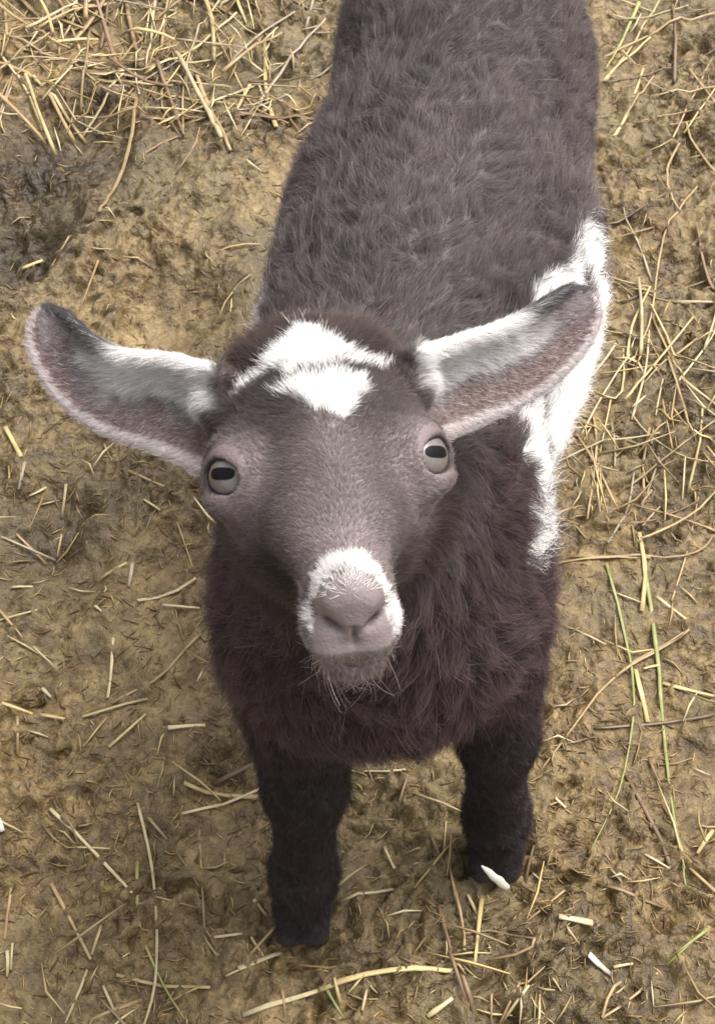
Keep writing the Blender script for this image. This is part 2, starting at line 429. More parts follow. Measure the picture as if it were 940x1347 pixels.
def surface_nets():
    D = FLD; inside = D < 0
    nx, ny, nz = D.shape
    cnt = np.zeros((nx-1, ny-1, nz-1), np.int8)
    for i in (0, 1):
        for j in (0, 1):
            for k in (0, 1):
                cnt += inside[i:nx-1+i, j:ny-1+j, k:nz-1+k]
    act = (cnt > 0) & (cnt < 8)
    ci = np.argwhere(act); vid = np.full(act.shape, -1, np.int32); vid[act] = np.arange(len(ci))
    acc = np.zeros((len(ci), 3)); num = np.zeros(len(ci))
    C = [(i, j, k) for i in (0, 1) for j in (0, 1) for k in (0, 1)]
    for a in C:
        for ax in range(3):
            if a[ax]: continue
            b = list(a); b[ax] = 1
            ia = ci+np.array(a); ib = ci+np.array(b)
            da = D[ia[:, 0], ia[:, 1], ia[:, 2]]; db = D[ib[:, 0], ib[:, 1], ib[:, 2]]
            m = (da < 0) != (db < 0)
            t = np.where(m, da/np.where(m, da-db, 1), 0)[:, None]
            pa = np.stack([xs[ia[:, 0]], ys[ia[:, 1]], zs[ia[:, 2]]], 1); pb = np.stack([xs[ib[:, 0]], ys[ib[:, 1]], zs[ib[:, 2]]], 1)
            acc += np.where(m[:, None], pa+(pb-pa)*t, 0); num += m
    V = acc/num[:, None]
    quads = []
    for ax in range(3):
        o1, o2 = [(1, 2), (2, 0), (0, 1)][ax]
        s0 = [slice(None)]*3; s1 = [slice(None)]*3
        s0[ax] = slice(0, -1); s1[ax] = slice(1, None)
        A = inside[tuple(s0)]; B = inside[tuple(s1)]
        e = np.argwhere(A != B)
        e = e[(e[:, o1] > 0) & (e[:, o2] > 0) & (e[:, o1] < D.shape[o1]-1) & (e[:, o2] < D.shape[o2]-1)]
        ia = A[e[:, 0], e[:, 1], e[:, 2]]
        def g(d1, d2):
            q = e.copy(); q[:, o1] -= d1; q[:, o2] -= d2
            return vid[q[:, 0], q[:, 1], q[:, 2]]
        Q = np.stack([g(1, 1), g(0, 1), g(0, 0), g(1, 0)], 1)
        Q[~ia] = Q[~ia][:, ::-1]
        quads.append(Q)
    return V, np.concatenate(quads)
BV, BF = surface_nets()
# keep the connected animal only and relax the grid steps a little
def relax(V, F, n, lam):
    e = np.concatenate([F[:, [0, 1]], F[:, [1, 2]], F[:, [2, 3]], F[:, [3, 0]]])
    deg = np.bincount(e.ravel(), minlength=len(V)).astype(float)
    for k in range(n):
        acc = np.stack([np.bincount(e[:, 0], V[e[:, 1], c], len(V)) + np.bincount(e[:, 1], V[e[:, 0], c], len(V)) for c in range(3)], 1)
        V = V + (lam if k % 2 == 0 else -lam*1.03)*(acc/np.maximum(deg, 1)[:, None]-V)
    return V
BV = relax(BV, BF, 6, .5)
FLD = None

def vnormals(V, F):
    n = np.cross(V[F[:, 2]]-V[F[:, 0]], V[F[:, 3]]-V[F[:, 1]])
    N = np.stack([sum(np.bincount(F[:, i], n[:, c], len(V)) for i in range(4)) for c in range(3)], 1)
    return nrm(N)
BN = vnormals(BV, BF)

# -------- colouring of the coat (real markings of the animal, placed on its body)
WHITE_BLOBS = [((.0985, .4725, .2800), .0042), ((.1002, .4701, .2748), .0060), ((.0960, .4590, .2830), .0052), ((.1005, .4620, .2716), .0080),
    ((.0925, .4493, .2830), .0066), ((.0900, .4400, .2860), .0050), ((.0977, .4496, .2729), .0095), ((.0865, .4341, .2868), .0062), ((.0800, .4261, .2920), .0052),
    ((.0745, .4170, .2940), .0048), ((.0700, .4095, .2966), .0034), ((.0923, .4158, .2537), .0150), ((.0850, .4040, .2660), .0120), ((.0782, .3879, .2628), .0130),
    ((.0800, .4000, .2800), .0070), ((.0653, .3660, .2874), .0062), ((.0590, .3520, .3020), .0040), ((.0760, .3789, .2593), .0140), ((.0660, .3520, .2900), .0075),
    ((.0630, .3450, .2950), .0058), ((.0760, .3761, .2479), .0140), ((.0665, .3412, .2880), .0072), ((.0685, .3370, .2803), .0085), ((.0660, .3256, .2791), .0066),
    ((.0655, .3170, .2712), .0060), ((.0640, .3110, .2690), .0042), ((.106, .445, .245), .022), ((.095, .405, .235), .022), ((.083, .365, .245), .018), ((.075, .340, .255), .013),
    ((.0570, .3484, .3047), .0060), ((.0640, .3650, .2880), .0085), ((.0615, .3477, .2967), .0075), ((.0620, .3380, .2930), .0050), ((.104, .512, .262), .0050), ((.109, .516, .252), .0085), ((-.0375, .428, .272), .0085), ((-.038, .418, .266), .009),
    ((.0430, .3974, .3251), -.0026), ((.0460, .3872, .3216), -.0026)]
def seg_d(q, a, b):
    a = np.asarray(a, float); b = np.asarray(b, float); ab = b-a
    t = np.clip(((q-a)@ab)/(ab@ab), 0, 1)
    return np.linalg.norm(q-a-t[:, None]*ab, axis=1)
def ear_uv(P):
    """distance to the ears, position along them and whether on the hollow side"""
    best = np.full(len(P), 1.0); u = np.zeros(len(P)); inner = np.zeros(len(P)); lat = np.zeros(len(P)); tdir = np.zeros((len(P), 3))
    for s, (E, nn, tan, bb) in EARS.items():
        kd = kdtree.KDTree(E.shape[0]*E.shape[1])
        flat = E.reshape(-1, 3)
        for i, p in enumerate(flat): kd.insert(p, i)
        kd.balance()
        lo, hi = flat.min(0)-.02, flat.max(0)+.02
        m = np.where(((P > lo) & (P < hi)).all(1))[0]
        dE = np.gradient(E, axis=0); dV = np.gradient(E, axis=1)
        nr = nrm(np.cross(dE, dV)); nr = nr*np.sign((nr*nn[:, None]).sum(-1, keepdims=True)+1e-9)
        for j in m:
            co, i, d = kd.find(P[j])
            if d < best[j]:
                best[j] = d; r, c = divmod(i, E.shape[1]); u[j] = r/(E.shape[0]-1); lat[j] = c/12.0-1
                inner[j] = np.dot(P[j]-flat[i], nr[r, c]); tdir[j] = tan[r]
    return best, u, lat, inner, tdir

def coat(P):
    """albedo (n,3), hair length m, region weights for points on the body"""
    n = len(P); q = W2H(P)
    z = P[:, 2]; Y = P[:, 1]
    nz = fbm(P, .03, 3, 5); n2 = fbm(P, .012, 2, 9)
    back = np.array([.086, .070, .068]); chest = np.array([.063, .041, .041]); leg = np.array([.027, .019, .0215]); side = np.array([.080, .060, .059])
    wback = sst(.24, .31, z+.01*nz)[:, None]
    c = side*(1-wback)+back*wback
    wch = (sst(.37, .31, Y+.01*nz)*sst(.345, .30, z))[:, None]
    c = c*(1-wch)+chest*wch
    wl = sst(.225, .125, z+.012*nz)[:, None]
    c = c*(1-wl)+leg*wl
    c = c*(1+.32*nz+.16*n2)[:, None]
    L = np.full(n, .0104)
    L = np.where(z < .20, .0058+(.005)*sst(.15, .20, z), L); L = np.where(z < .028, .0045, L)
    L = L+.0012*wch[:, 0]*sst(.17, .22, z)
    # head ------------------------------------------------------
    hw = sst(62, 44, np.linalg.norm((q-np.array([0, -2, 12]))/np.array([1, 1, 1.35]), axis=1))
    hw = np.maximum(hw, sst(-44, -34, q[:, 2])*(np.abs(q[:, 0]) < 45)*(q[:, 1] > -40)*(np.linalg.norm(q[:, :2], axis=1) < 46)*1.0)
    face = np.array([.143, .117, .108]); crown = np.array([.098, .063, .054]); muz = np.array([.29, .235, .23])
    f = np.tile(face, (n, 1)); jit = 3.2*n2+2.0*vnoise(P, .004, 15)
    def mix(f, wgt, cc): return f*(1-wgt[:, None])+np.asarray(cc)*wgt[:, None]
    f = mix(f, sst(-4, -22, q[:, 2]+jit)*.9, crown)                     # back of the crown dark brown
    f = mix(f, sst(2, -13, q[:, 1]+jit)*sst(50, 32, q[:, 2])*.93, (.070, .051, .049))    # cheeks and throat darker
    f = mix(f, sst(16, 6, np.abs(np.abs(q[:, 0])-14)+jit*.4)*sst(-24, -10, q[:, 2])*sst(24, 12, q[:, 2])*.55*(q[:, 1] > 12), (.075, .056, .052))
    f = mix(f, sst(14, 4, np.abs(q[:, 0])+jit*.3)*sst(10, 22, q[:, 2])*sst(58, 46, q[:, 2])*.35, (.24, .195, .185))
    f = f*(1-.22*sst(26, 4, q[:, 2])*sst(2, 12, q[:, 1]))[:, None]
    for s, E, ax in EYE:
        de = np.linalg.norm((q-(E+np.array([s*2, -3, 5])))/np.array([1, 1.15, 1.15]), axis=1)
        f = mix(f, sst(19, 11, de+jit*.3)*.7, (.27, .215, .212))
    f = mix(f, sst(46, 56, q[:, 2]+jit*.5)*.75, muz)
    # white forehead triangle, crown patch and the two pale streaks over the horn buds
    hwid = np.clip(12.8-(q[:, 2]+1)*.78, .3, 12.8)
    spt = sst(.6, -.6, (np.abs(q[:, 0]-2)-hwid+jit*1.2)/2.8)*sst(-3.8, -1.4, q[:, 2]+jit*.6)*sst(18, 12, q[:, 2]+jit*.5)*(q[:, 1] > 12)
    cr = sst(2.2, -2.2, np.sqrt(((q[:, 0]+2)/np.clip(10+(q[:, 2]+18)*.5, 4.5, 11.5))**2+((q[:, 2]+20)/13.0)**2)*11-11+jit*1.5)*(q[:, 1] > 8)*sst(-5.6, -8.4, q[:, 2]+jit*.7)
    st = np.zeros(n)
    for a, b, r in (((-9, 36, -13), (-25, 28, -13), 1.0), ((8, 36, -12), (28, 27, -18), 1.4)):
        st = np.maximum(st, sst(r+.5, r-.5, seg_d(q, a, b)+jit*.15))
    wh = np.maximum.reduce([spt, cr, st*.8, .5*sst(9, 5, np.abs(q[:, 0]-1)+jit)*sst(-9, -7, q[:, 2])*sst(0, -2, q[:, 2])*(q[:, 1] > 12)])
    # muzzle: white band over the nose and thin strips down both lips
    ring = sst(2.6, 1.0, np.abs(np.sqrt((q[:, 0]/11.0)**2+((q[:, 1]+10)/15)**2)*12-12)+jit*.45)*sst(60, 62.5, q[:, 2]+jit*.4)*(q[:, 1] > -20)
    top = sst(58.5, 61, q[:, 2]+jit*.8)*sst(68.0, 65.5, q[:, 2]+jit*.5)*sst(-4, -1, q[:, 1]+jit*.3)*sst(12, 9, np.abs(q[:, 0])+jit*.4)
    wm = np.maximum(ring, top)
    f = mix(f, wm, (.80, .765, .745)); f = mix(f, wh, (.88, .86, .83))
    # nose pad, lips: bare skin
    pad = sst(68.0, 69.2, q[:, 2]+.25*jit)*sst(-26, -22, q[:, 1])*sst(12, 9.5, np.abs(q[:, 0]))
    pad = np.maximum(pad, sst(64.5, 66.5, q[:, 2]+.35*jit)*sst(11.5, 10, np.abs(q[:, 0]))*sst(-24, -20, q[:, 1])*sst(3, 0, q[:, 1]))
    lip = sst(58, 61, q[:, 2])*sst(-17, -20.5, q[:, 1])*sst(16, 12, np.abs(q[:, 0]))
    f = mix(f, pad, (.185, .148, .143)); f = mix(f, lip*.8, (.33, .275, .265))
    Lh = np.full(n, .0032)
    Lh = Lh+.006*sst(-12, -34, q[:, 2])+.007*sst(-2, -24, q[:, 1])*sst(46, 26, q[:, 2])
    Lh = np.where((q[:, 2] > 8) & (q[:, 1] > -6), .0020, Lh); Lh = np.where(wh > .4, .0048, Lh); Lh = np.where(wm > .4, .0032, Lh)
    chin = sst(-27, -31, q[:, 1])*sst(40, 50, q[:, 2]); Lh = Lh+.0022*chin*(1+.8*n2)
    f = mix(f, chin*.6, (.34, .28, .27))
    Lh = Lh*(1-pad)*(1-.45*lip)
    for s, E, ax in EYE:
        de = np.linalg.norm(q-(E+ax*9), axis=1); Lh = Lh*(.12+.88*sst(7.4, 10.5, de))*sst(6.6, 7.4, de)
    f = f*(1+.13*n2)[:, None]
    c = c*(1-hw[:, None])+f*hw[:, None]; L = L*(1-hw)+Lh*hw
    # flank blaze ------------------------------------------------
    wf = np.zeros(n)
    for ctr, r in WHITE_BLOBS:
        d = np.linalg.norm(P-np.array(ctr), axis=1); wf = np.maximum(wf, sst(r+.0022, r-.0022, d+.0035*n2+.0025*nz))
    wf = wf*(1-hw)
    c = mix(c, wf, (.90, .88, .86)); L = L*(1-.18*wf)
    # ears -----------------------------------------------------
    de, u, lat, inn, td = ear_uv(P)
    ew = sst(.0062+.006*(u < .35), .0035+.0055*(u < .35), de)*np.maximum(sst(.02, .06, u), sst(29, 33.5, np.abs(q[:, 0])))
    inner = (inn > 0)
    inc = mix(np.tile((.27, .185, .165), (n, 1)), sst(-.55, -.15, lat+.4*n2)*.85, (.30, .26, .26))
    inc = mix(inc, sst(.15, .55, n2+.5*vnoise(P, .0025, 17))*sst(-.6, -.2, lat), (.62, .58, .57))
    inc = mix(inc, sst(.62, .42, u+.22*n2-.12*lat)*sst(-.20, .12, lat+.35*n2), (.88, .85, .83))
    inc = mix(inc, sst(-.80, -.92, lat)*.8, (.62, .55, .54))
    inc = mix(inc, sst(.42, .66, u+.15*n2)*.75*sst(-.85, -.6, lat), (.20, .155, .155))
    out = np.tile((.30, .265, .26), (n, 1)); out = mix(out, sst(.6, .3, u+.2*n2), (.78, .75, .73)); out = mix(out, sst(.55, .8, u), (.10, .08, .085))
    e = np.where(inner[:, None], inc, out)
    rim = sst(.78, .92, np.abs(lat)); e = mix(e, rim*(lat < 0)*.5, (.62, .56, .55)); e = mix(e, sst(.66, .86, np.abs(lat))*(lat > 0)*sst(.40, .52, u)*.9, (.07, .06, .065))
    c = c*(1-ew[:, None])+e*ew[:, None]
    L = L*(1-ew)+ew*np.where(inner, .0022+.0030*sst(-.2, .3, lat)*sst(.75, .4, u), .0026)
    return np.clip(c, .004, .92), np.maximum(L, 0), hw, ew, u, td, np.maximum(wf, hw*np.maximum(wh, wm)), inner

cb, Lb, hwb, ewb, ub, tdb, wtb, inb = coat(BV)
hoof = BV[:, 2] < .012
cb[hoof] = np.array([.035, .026, .022])
qb = W2H(BV)
bare = (Lb < .0006)
skin = cb.copy(); skin[~bare] *= .75
for s, E, ax in EYE:                    # bare lid skin with a thin dark line against the eyeball
    de = np.linalg.norm(qb-(E+ax*9.5), axis=1); k = sst(9.0, 7.8, de)[:, None]; skin = skin*(1-k)+np.array([.15, .112, .110])*k
    dd = np.linalg.norm(qb-(E+ax*.8), axis=1); k = sst(12.5, 11.7, dd)[:, None]*sst(10, 8.5, de)[:, None]; skin = skin*(1-k)+np.array([.018, .013, .013])*k
mz = sst(1.3, .5, np.abs(qb[:, 1]+25.6-np.abs(qb[:, 0])*.2))*sst(58, 62, qb[:, 2])
for s in (-1, 1):
    dn = np.linalg.norm((qb-np.array([s*6.4, -11.6, 71]))@rz(s*38)/np.array([4.6, 1.6, 5.0]), axis=1); k = sst(1.15, .7, dn)[:, None]
    skin = skin*(1-k)+np.array([.05, .03, .03])*k

goat = link('goat', None); goat.location = (.02, .40, 0)
tag(goat, 'grey-brown and white baby goat standing in mud and looking up', 'goat')
GL = Vector(goat.location)
body = link('body', mesh_np('body', BV-np.array(GL), BF, M_SKIN, True, skin), goat)

# -------- eyes
def eye_mats():
    def glossy(n, c, r=.06):
        m, nt, b = new_mat(n); b.inputs['Base Color'].default_value = (*c, 1); b.inputs['Roughness'].default_value = .35
        b.inputs['Coat Weight'].default_value = .7; b.inputs['Coat Roughness'].default_value = r; b.inputs['Coat IOR'].default_value = 1.45; return m, nt, b
    ball, _, _ = glossy('eyeball', (.05, .035, .032))
    pup, _, pb_ = glossy('pupil', (.004, .004, .005), .04); pb_.inputs['Coat Weight'].default_value = .06; pb_.inputs['Specular IOR Level'].default_value = .1
    iris, nt, b = glossy('iris', (.4, .34, .27))
    tc = nt.nodes.new('ShaderNodeTexCoord'); g = nt.nodes.new('ShaderNodeVectorMath'); g.operation = 'LENGTH'
    mul = nt.nodes.new('ShaderNodeVectorMath'); mul.operation = 'MULTIPLY'; mul.inputs[1].default_value = (1, 1, 0)
    nt.links.new(tc.outputs['Object'], mul.inputs[0]); nt.links.new(mul.outputs[0], g.inputs[0])
    mm = nt.nodes.new('ShaderNodeMath'); mm.operation = 'MULTIPLY'; mm.inputs[1].default_value = 125.0
    nt.links.new(g.outputs['Value'], mm.inputs[0])
    r = ramp(nt, mm.outputs[0], [(.0, (.08, .062, .055)), (.35, (.13, .110, .098)), (.62, (.11, .091, .081)), (.76, (.02, .016, .015))])
    nz_ = tex_noise(nt, 900, 3, .6); o = mixc(nt, .4, r.outputs[0], ramp(nt, nz_.outputs[0], [(.35, (.6, .55, .5)), (.65, (1, 1, 1))]).outputs[0], 'MULTIPLY')
    nt.links.new(o, b.inputs['Base Color']); return ball, iris, pup
MB_, MI_, MP_ = eye_mats()
def cap(R, amax, nr=14, na=40):
    V = [(0, 0, R)]; F = []
    for i in range(1, nr+1):
        a = amax*i/nr
        for j in range(na):
            p = 2*math.pi*j/na; V.append((R*math.sin(a)*math.cos(p), R*math.sin(a)*math.sin(p), R*math.cos(a)))
    for j in range(na): F.append((0, 1+j, 1+(j+1) % na))
    for i in range(nr-1):
        for j in range(na):
            a = 1+i*na; b = a+na; j2 = (j+1) % na; F.append((a+j, b+j, b+j2)); F.append((a+j, b+j2, a+j2))
    return V, F
R_E = .0107
for s, E, ax in EYE:
    a = HR @ ax; v = nrm(np.cross(UPV, a)); u = np.cross(a, v)
    rot = Matrix(((v[0], u[0], a[0]), (v[1], u[1], a[1]), (v[2], u[2], a[2]))).to_4x4()
    V, F = cap(R_E, math.pi, 24, 40)
    eo = link('eye', mesh_np('eye', V, F, MB_), goat)
    eo.matrix_local = Matrix.Translation(Vector(H2W(E+ax*.8))-GL) @ rot
    V, F = cap(R_E+.00012, math.radians(50)); ir = link('iris', mesh_np('iris', V, F, MI_), eo)
    # rectangular pupil patch, laid level
    g1, g2 = np.meshgrid(np.linspace(-1, 1, 17), np.linspace(-1, 1, 9), indexing='ij')
    X = g1*.0043; Y = g2*(.00180-.0011*np.abs(g1)**4)+.0003
    rr = R_E+.0003
    Z = np.sqrt(rr**2-X**2-Y**2); ii = np.arange(17*9).reshape(17, 9)
    Fp = np.stack([ii[:-1, :-1], ii[1:, :-1], ii[1:, 1:], ii[:-1, 1:]], -1).reshape(-1, 4)
    pu = link('pupil', mesh_np('pupil', np.stack([X, Y, Z], -1).reshape(-1, 3), Fp, MP_), eo)

# -------- fur
def hair_material():
    m = bpy.data.materials.new('fur'); m.use_nodes = True; nt = m.node_tree; b = nt.nodes.get('Principled BSDF')
    at = nt.nodes.new('ShaderNodeAttribute'); at.attribute_name = 'tint'
    nt.links.new(at.outputs['Color'], b.inputs['Base Color'])
    b.inputs['Roughness'].default_value = .48; b.inputs['Specular IOR Level'].default_value = .35
    tl = nt.nodes.new('ShaderNodeBsdfTranslucent'); nt.links.new(at.outputs['Color'], tl.inputs['Color'])
    mx = nt.nodes.new('ShaderNodeMixShader'); mx.inputs[0].default_value = .28
    out = nt.nodes.get('Material Output'); nt.links.new(b.outputs[0], mx.inputs[1]); nt.links.new(tl.outputs[0], mx.inputs[2]); nt.links.new(mx.outputs[0], out.inputs['Surface'])
    return m
M_FUR = hair_material()
TRI = np.concatenate([BF[:, [0, 1, 2]], BF[:, [0, 2, 3]]])
def sample(n, wv):
    a, b, c = BV[TRI[:, 0]], BV[TRI[:, 1]], BV[TRI[:, 2]]
    area = np.linalg.norm(np.cross(b-a, c-a), axis=1)*.5*wv[TRI].mean(1)
    cs = np.cumsum(area); t = np.searchsorted(cs, rng.random(n)*cs[-1]); t = np.minimum(t, len(TRI)-1)
    u = rng.random(n); v = rng.random(n); f = u+v > 1; u[f] = 1-u[f]; v[f] = 1-v[f]
    w0 = (1-u-v)[:, None]
    tr = TRI[t]
    P = BV[tr[:, 0]]*w0+BV[tr[:, 1]]*u[:, None]+BV[tr[:, 2]]*v[:, None]
    N = nrm(BN[tr[:, 0]]*w0+BN[tr[:, 1]]*u[:, None]+BN[tr[:, 2]]*v[:, None])
    return P, N, tr[:, 0]
def flow(P, N, vi):
    hw = hwb[vi][:, None]; ew = ewb[vi][:, None]; td = tdb[vi]
    z = P[:, 2:3]; Y = P[:, 1:2]
    side = 1-np.abs(N[:, 2:3])
    trunk = np.concatenate([.12*np.ones_like(z), np.ones_like(z), -.75*side], 1)
    down = np.concatenate([(P[:, 0:1]-.012)*2, .05*np.ones_like(z), -np.ones_like(z)], 1)
    wd = np.maximum(sst(.22, .17, z), sst(.34, .29, Y)*sst(.36, .32, z))
    f = trunk*(1-wd)+down*wd
    q = W2H(P)
    hd = (-HR[:, 2])[None] + HR[:, 0][None]*(np.sign(q[:, :1])*.35*sst(0, 10, np.abs(q[:, :1]))) + HR[:, 1][None]*(-.25)
    chin = (sst(-20, -26, q[:, 1:2])); hd = hd*(1-chin)+(np.array([0, -.1, -1.0]))*chin
    f = f*(1-hw)+hd*hw
    f = f*(1-ew)+(td-.55*UPV*inb[vi][:, None])*ew
    s = .018
    nv = np.stack([fbm(P, s, 2, 81), fbm(P, s, 2, 83), fbm(P, s, 2, 85)], 1)*1.5
    f = nrm(f)+nv*(1.0*(1-hw)*(1-ew)+.35*hw)*np.where(z > .2, 1, .4)
    f = f-N*(f*N).sum(1, keepdims=True)
    return nrm(f)
def fur(name, n, wv, lenmul=1.0, lift=.35, clump=.55, guide_n=4000, rad=.00006, npt=6, jitter=.18, tipgain=1.65, parent=None):
    P, N, vi = sample(n, wv)
    L = Lb[vi]*lenmul*rng.uniform(.65, 1.15, n)
    ok = L > .0007; P, N, vi, L = P[ok], N[ok], vi[ok], L[ok]; n = len(P)
    G, GN, gi = sample(guide_n, wv)
    kd = kdtree.KDTree(len(G))
    for i, p in enumerate(G): kd.insert(p, i)
    kd.balance()
    near = np.array([kd.find(p)[1] for p in P.tolist()])
    fl = flow(P, N, vi); gf = flow(G, GN, gi)
    gf = nrm(gf+rng.normal(0, .55, gf.shape)); gf = nrm(gf-GN*(gf*GN).sum(1, keepdims=True))
    fl = nrm(fl*(1-clump*.8)+gf[near]*clump*.8+rng.normal(0, jitter, fl.shape))
    hw = hwb[vi][:, None]
    lf = (lift*(1-hw)+.22*hw)*rng.uniform(.6, 1.4, (n, 1))
    lf = lf*np.where(P[:, 2:3] < .19, .8, 1)
    d0 = nrm(N*(lf+.25)+fl*.9); d1 = nrm(N*lf*.35+fl)
    t = np.linspace(0, 1, npt)[None, :, None]
    pos = P[:, None]+L[:, None, None]*(t*d0[:, None]+t*t*.55*(d1-d0)[:, None])
    cl = (G[near]-P); cl = cl*np.minimum(1, .004/np.maximum(np.linalg.norm(cl, axis=1, keepdims=True), 1e-6)*2)
    pos = pos+cl[:, None]*(clump*np.clip(L/.012, 0, 1)[:, None, None])*t**1.6
    wav = np.cross(fl, N)*np.sin(rng.uniform(0, 6.28, (n, 1)))
    pos = pos+wav[:, None]*(L[:, None, None]*.10)*np.sin(t*3.1+rng.uniform(-.5, .5, (n, 1, 1)))*rng.uniform(-1, 1, (n, 1, 1))
    pos[:, :, 2] = np.maximum(pos[:, :, 2], .004)
    pos -= np.array(GL)
    base = cb[vi]
    v = rng.lognormal(0, .22, (n, 1)); c0 = np.clip(base*np.where(base.mean(1, keepdims=True) > .4, v**.25, v), 0, .92)
    wv_ = wtb[vi]; mid = (wv_ > .06) & (wv_ < .94)          # ragged edges: each hair is either white or dark
    isw = mid & (rng.random(n) < wv_); isd = mid & ~isw; WC = np.array([.87, .84, .815]); base = base.copy()
    base[isw] = WC; base[isd] = np.clip((base[isd]-wv_[isd][:, None]*WC)/(1-wv_[isd][:, None]), .05, .2)
    c0[isw] = base[isw]; c0[isd] = base[isd]*v[isd]
    if clump < .5:          # inside the ears single white hairs lie over darker skin
        ev = (ewb[vi] > .5) & inb[vi]; k = rng.random(n); wq = ev & (k < .27) & (ub[vi] > .05) & (rng.random(n) > ub[vi]*1.15); dq = ev & (k > .82) & (ub[vi] < .7)
        c0[wq] = np.array([.66, .62, .60])*rng.uniform(.6, 1.15, (wq.sum(), 1)); c0[dq] *= .45; base = base.copy(); base[wq] = .6; L = L*np.where(wq, 1.35, 1)
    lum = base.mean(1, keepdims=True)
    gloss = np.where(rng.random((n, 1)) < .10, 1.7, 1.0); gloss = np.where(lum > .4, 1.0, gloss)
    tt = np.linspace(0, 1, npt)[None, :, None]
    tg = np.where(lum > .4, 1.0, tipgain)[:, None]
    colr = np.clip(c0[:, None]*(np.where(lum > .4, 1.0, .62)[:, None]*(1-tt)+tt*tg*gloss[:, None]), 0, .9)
    hc = bpy.data.hair_curves.new(name); hc.add_curves([npt]*n)
    hc.attributes['position'].data.foreach_set('vector', pos.astype(np.float32).ravel()) if 'position' in hc.attributes else hc.points.foreach_set('position', pos.astype(np.float32).ravel())
    ra = hc.attributes.get('radius') or hc.attributes.new('radius', 'FLOAT', 'POINT')
    fat = rad*rng.uniform(.7, 1.3, (n, 1))*np.linspace(1.0, .28, npt)[None]
    ra.data.foreach_set('value', fat.astype(np.float32).ravel())
    ca = hc.attributes.new('tint', 'FLOAT_COLOR', 'POINT')
    ca.data.foreach_set('color', np.concatenate([colr, np.ones(colr.shape[:2]+(1,))], 2).astype(np.float32).ravel())
    hc.materials.append(M_FUR)
    o = link(name, hc, goat if parent is None else parent)
    return tag(o, kind='stuff')
hidden = np.where(BN[:, 2] < -.6, .5, 1.0)
base_w = (~hoof)*hidden
wbody = base_w*(1-np.clip(hwb+ewb, 0, 1))*(1+.9*np.clip(wtb, 0, 1))
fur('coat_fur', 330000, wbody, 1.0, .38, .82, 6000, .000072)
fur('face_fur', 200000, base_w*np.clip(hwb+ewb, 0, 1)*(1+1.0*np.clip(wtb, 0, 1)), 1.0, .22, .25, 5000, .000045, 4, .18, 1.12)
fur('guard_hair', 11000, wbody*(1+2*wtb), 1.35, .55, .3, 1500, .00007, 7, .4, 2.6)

chinw = ((qb[:, 1] < -22) & (qb[:, 2] > 30) & (qb[:, 2] < 62) & (np.abs(qb[:, 0]) < 15) & (Lb > .0008)).astype(float)
fur('chin_hair', 420, chinw, 2.6, .45, .1, 60, .00006, 6, .35, 1.8)
padw = ((qb[:, 2] > 60) & (qb[:, 1] > -3) & (np.abs(qb[:, 0]) < 8)).astype(float)
cb[padw > 0] = np.array([.80, .77, .75]); Lb[padw > 0] = .003
fur('nose_hair', 500, padw, 1.0, .2, .1, 60, .00005, 4, .45, 1.0)

# ================================================================== straw
def smooth_line(pts, n):
    pts = np.asarray(pts, float)
    if len(pts) == 2: t = np.linspace(0, 1, n)[:, None]; return pts[0]*(1-t)+pts[1]*t
    T = np.linspace(0, len(pts)-1, n); out = []
    for f in T:
        i = min(int(f), len(pts)-2); u = f-i
        p0, p1, p2, p3 = pts[max(i-1, 0)], pts[i], pts[i+1], pts[min(i+2, len(pts)-1)]
        out.append(.5*((2*p1)+(-p0+p2)*u+(2*p0-5*p1+4*p2-p3)*u*u+(-p0+3*p1-3*p2+p3)*u**3))
    return np.array(out)
def straw_mesh(P, wid, thick, taper=(1, 1), mat=None, ns=6):
    n = len(P); tan = nrm(np.gradient(P, axis=0)); up = np.array([0, 0, 1.])
    sidev = nrm(np.cross(tan, up)); nn = np.cross(sidev, tan)
    tw = random.uniform(-.5, .5)
    V = []; uv = []
    for i in range(n):
        t = i/(n-1); w_ = wid*(taper[0]*(1-t)+taper[1]*t)*(1+.10*math.sin(i*2.1+wid*9999)); h_ = thick*(taper[0]*(1-t)+taper[1]*t)
        for k in range(ns):
            a = 2*math.pi*k/ns+tw*t
            V.append(P[i]+sidev[i]*math.cos(a)*w_*.5+nn[i]*math.sin(a)*h_*.5); uv.append((t, k/ns))
    F = []
    for i in range(n-1):
        for k in range(ns):
            k2 = (k+1) % ns; F.append((i*ns+k, i*ns+k2, (i+1)*ns+k2, (i+1)*ns+k))
    c = len(V); V.append(P[0]); V.append(P[-1]); uv += [(0, 0), (1, 0)]
    me = bpy.data.meshes.new('straw')
    tri = [(c, (k+1) % ns, k) for k in range(ns)]+[(c+1, (n-1)*ns+k, (n-1)*ns+(k+1) % ns) for k in range(ns)]
    me.from_pydata([tuple(v) for v in V], [], F+tri)
    ul = me.uv_layers.new(name='UVMap')
    vi = np.zeros(len(me.loops), np.int32); me.loops.foreach_get('vertex_index', vi)
    ul.data.foreach_set('uv', np.array(uv)[vi].astype(np.float32).ravel())
    me.polygons.foreach_set('use_smooth', np.ones(len(me.polygons), bool))
    me.materials.append(mat); return me
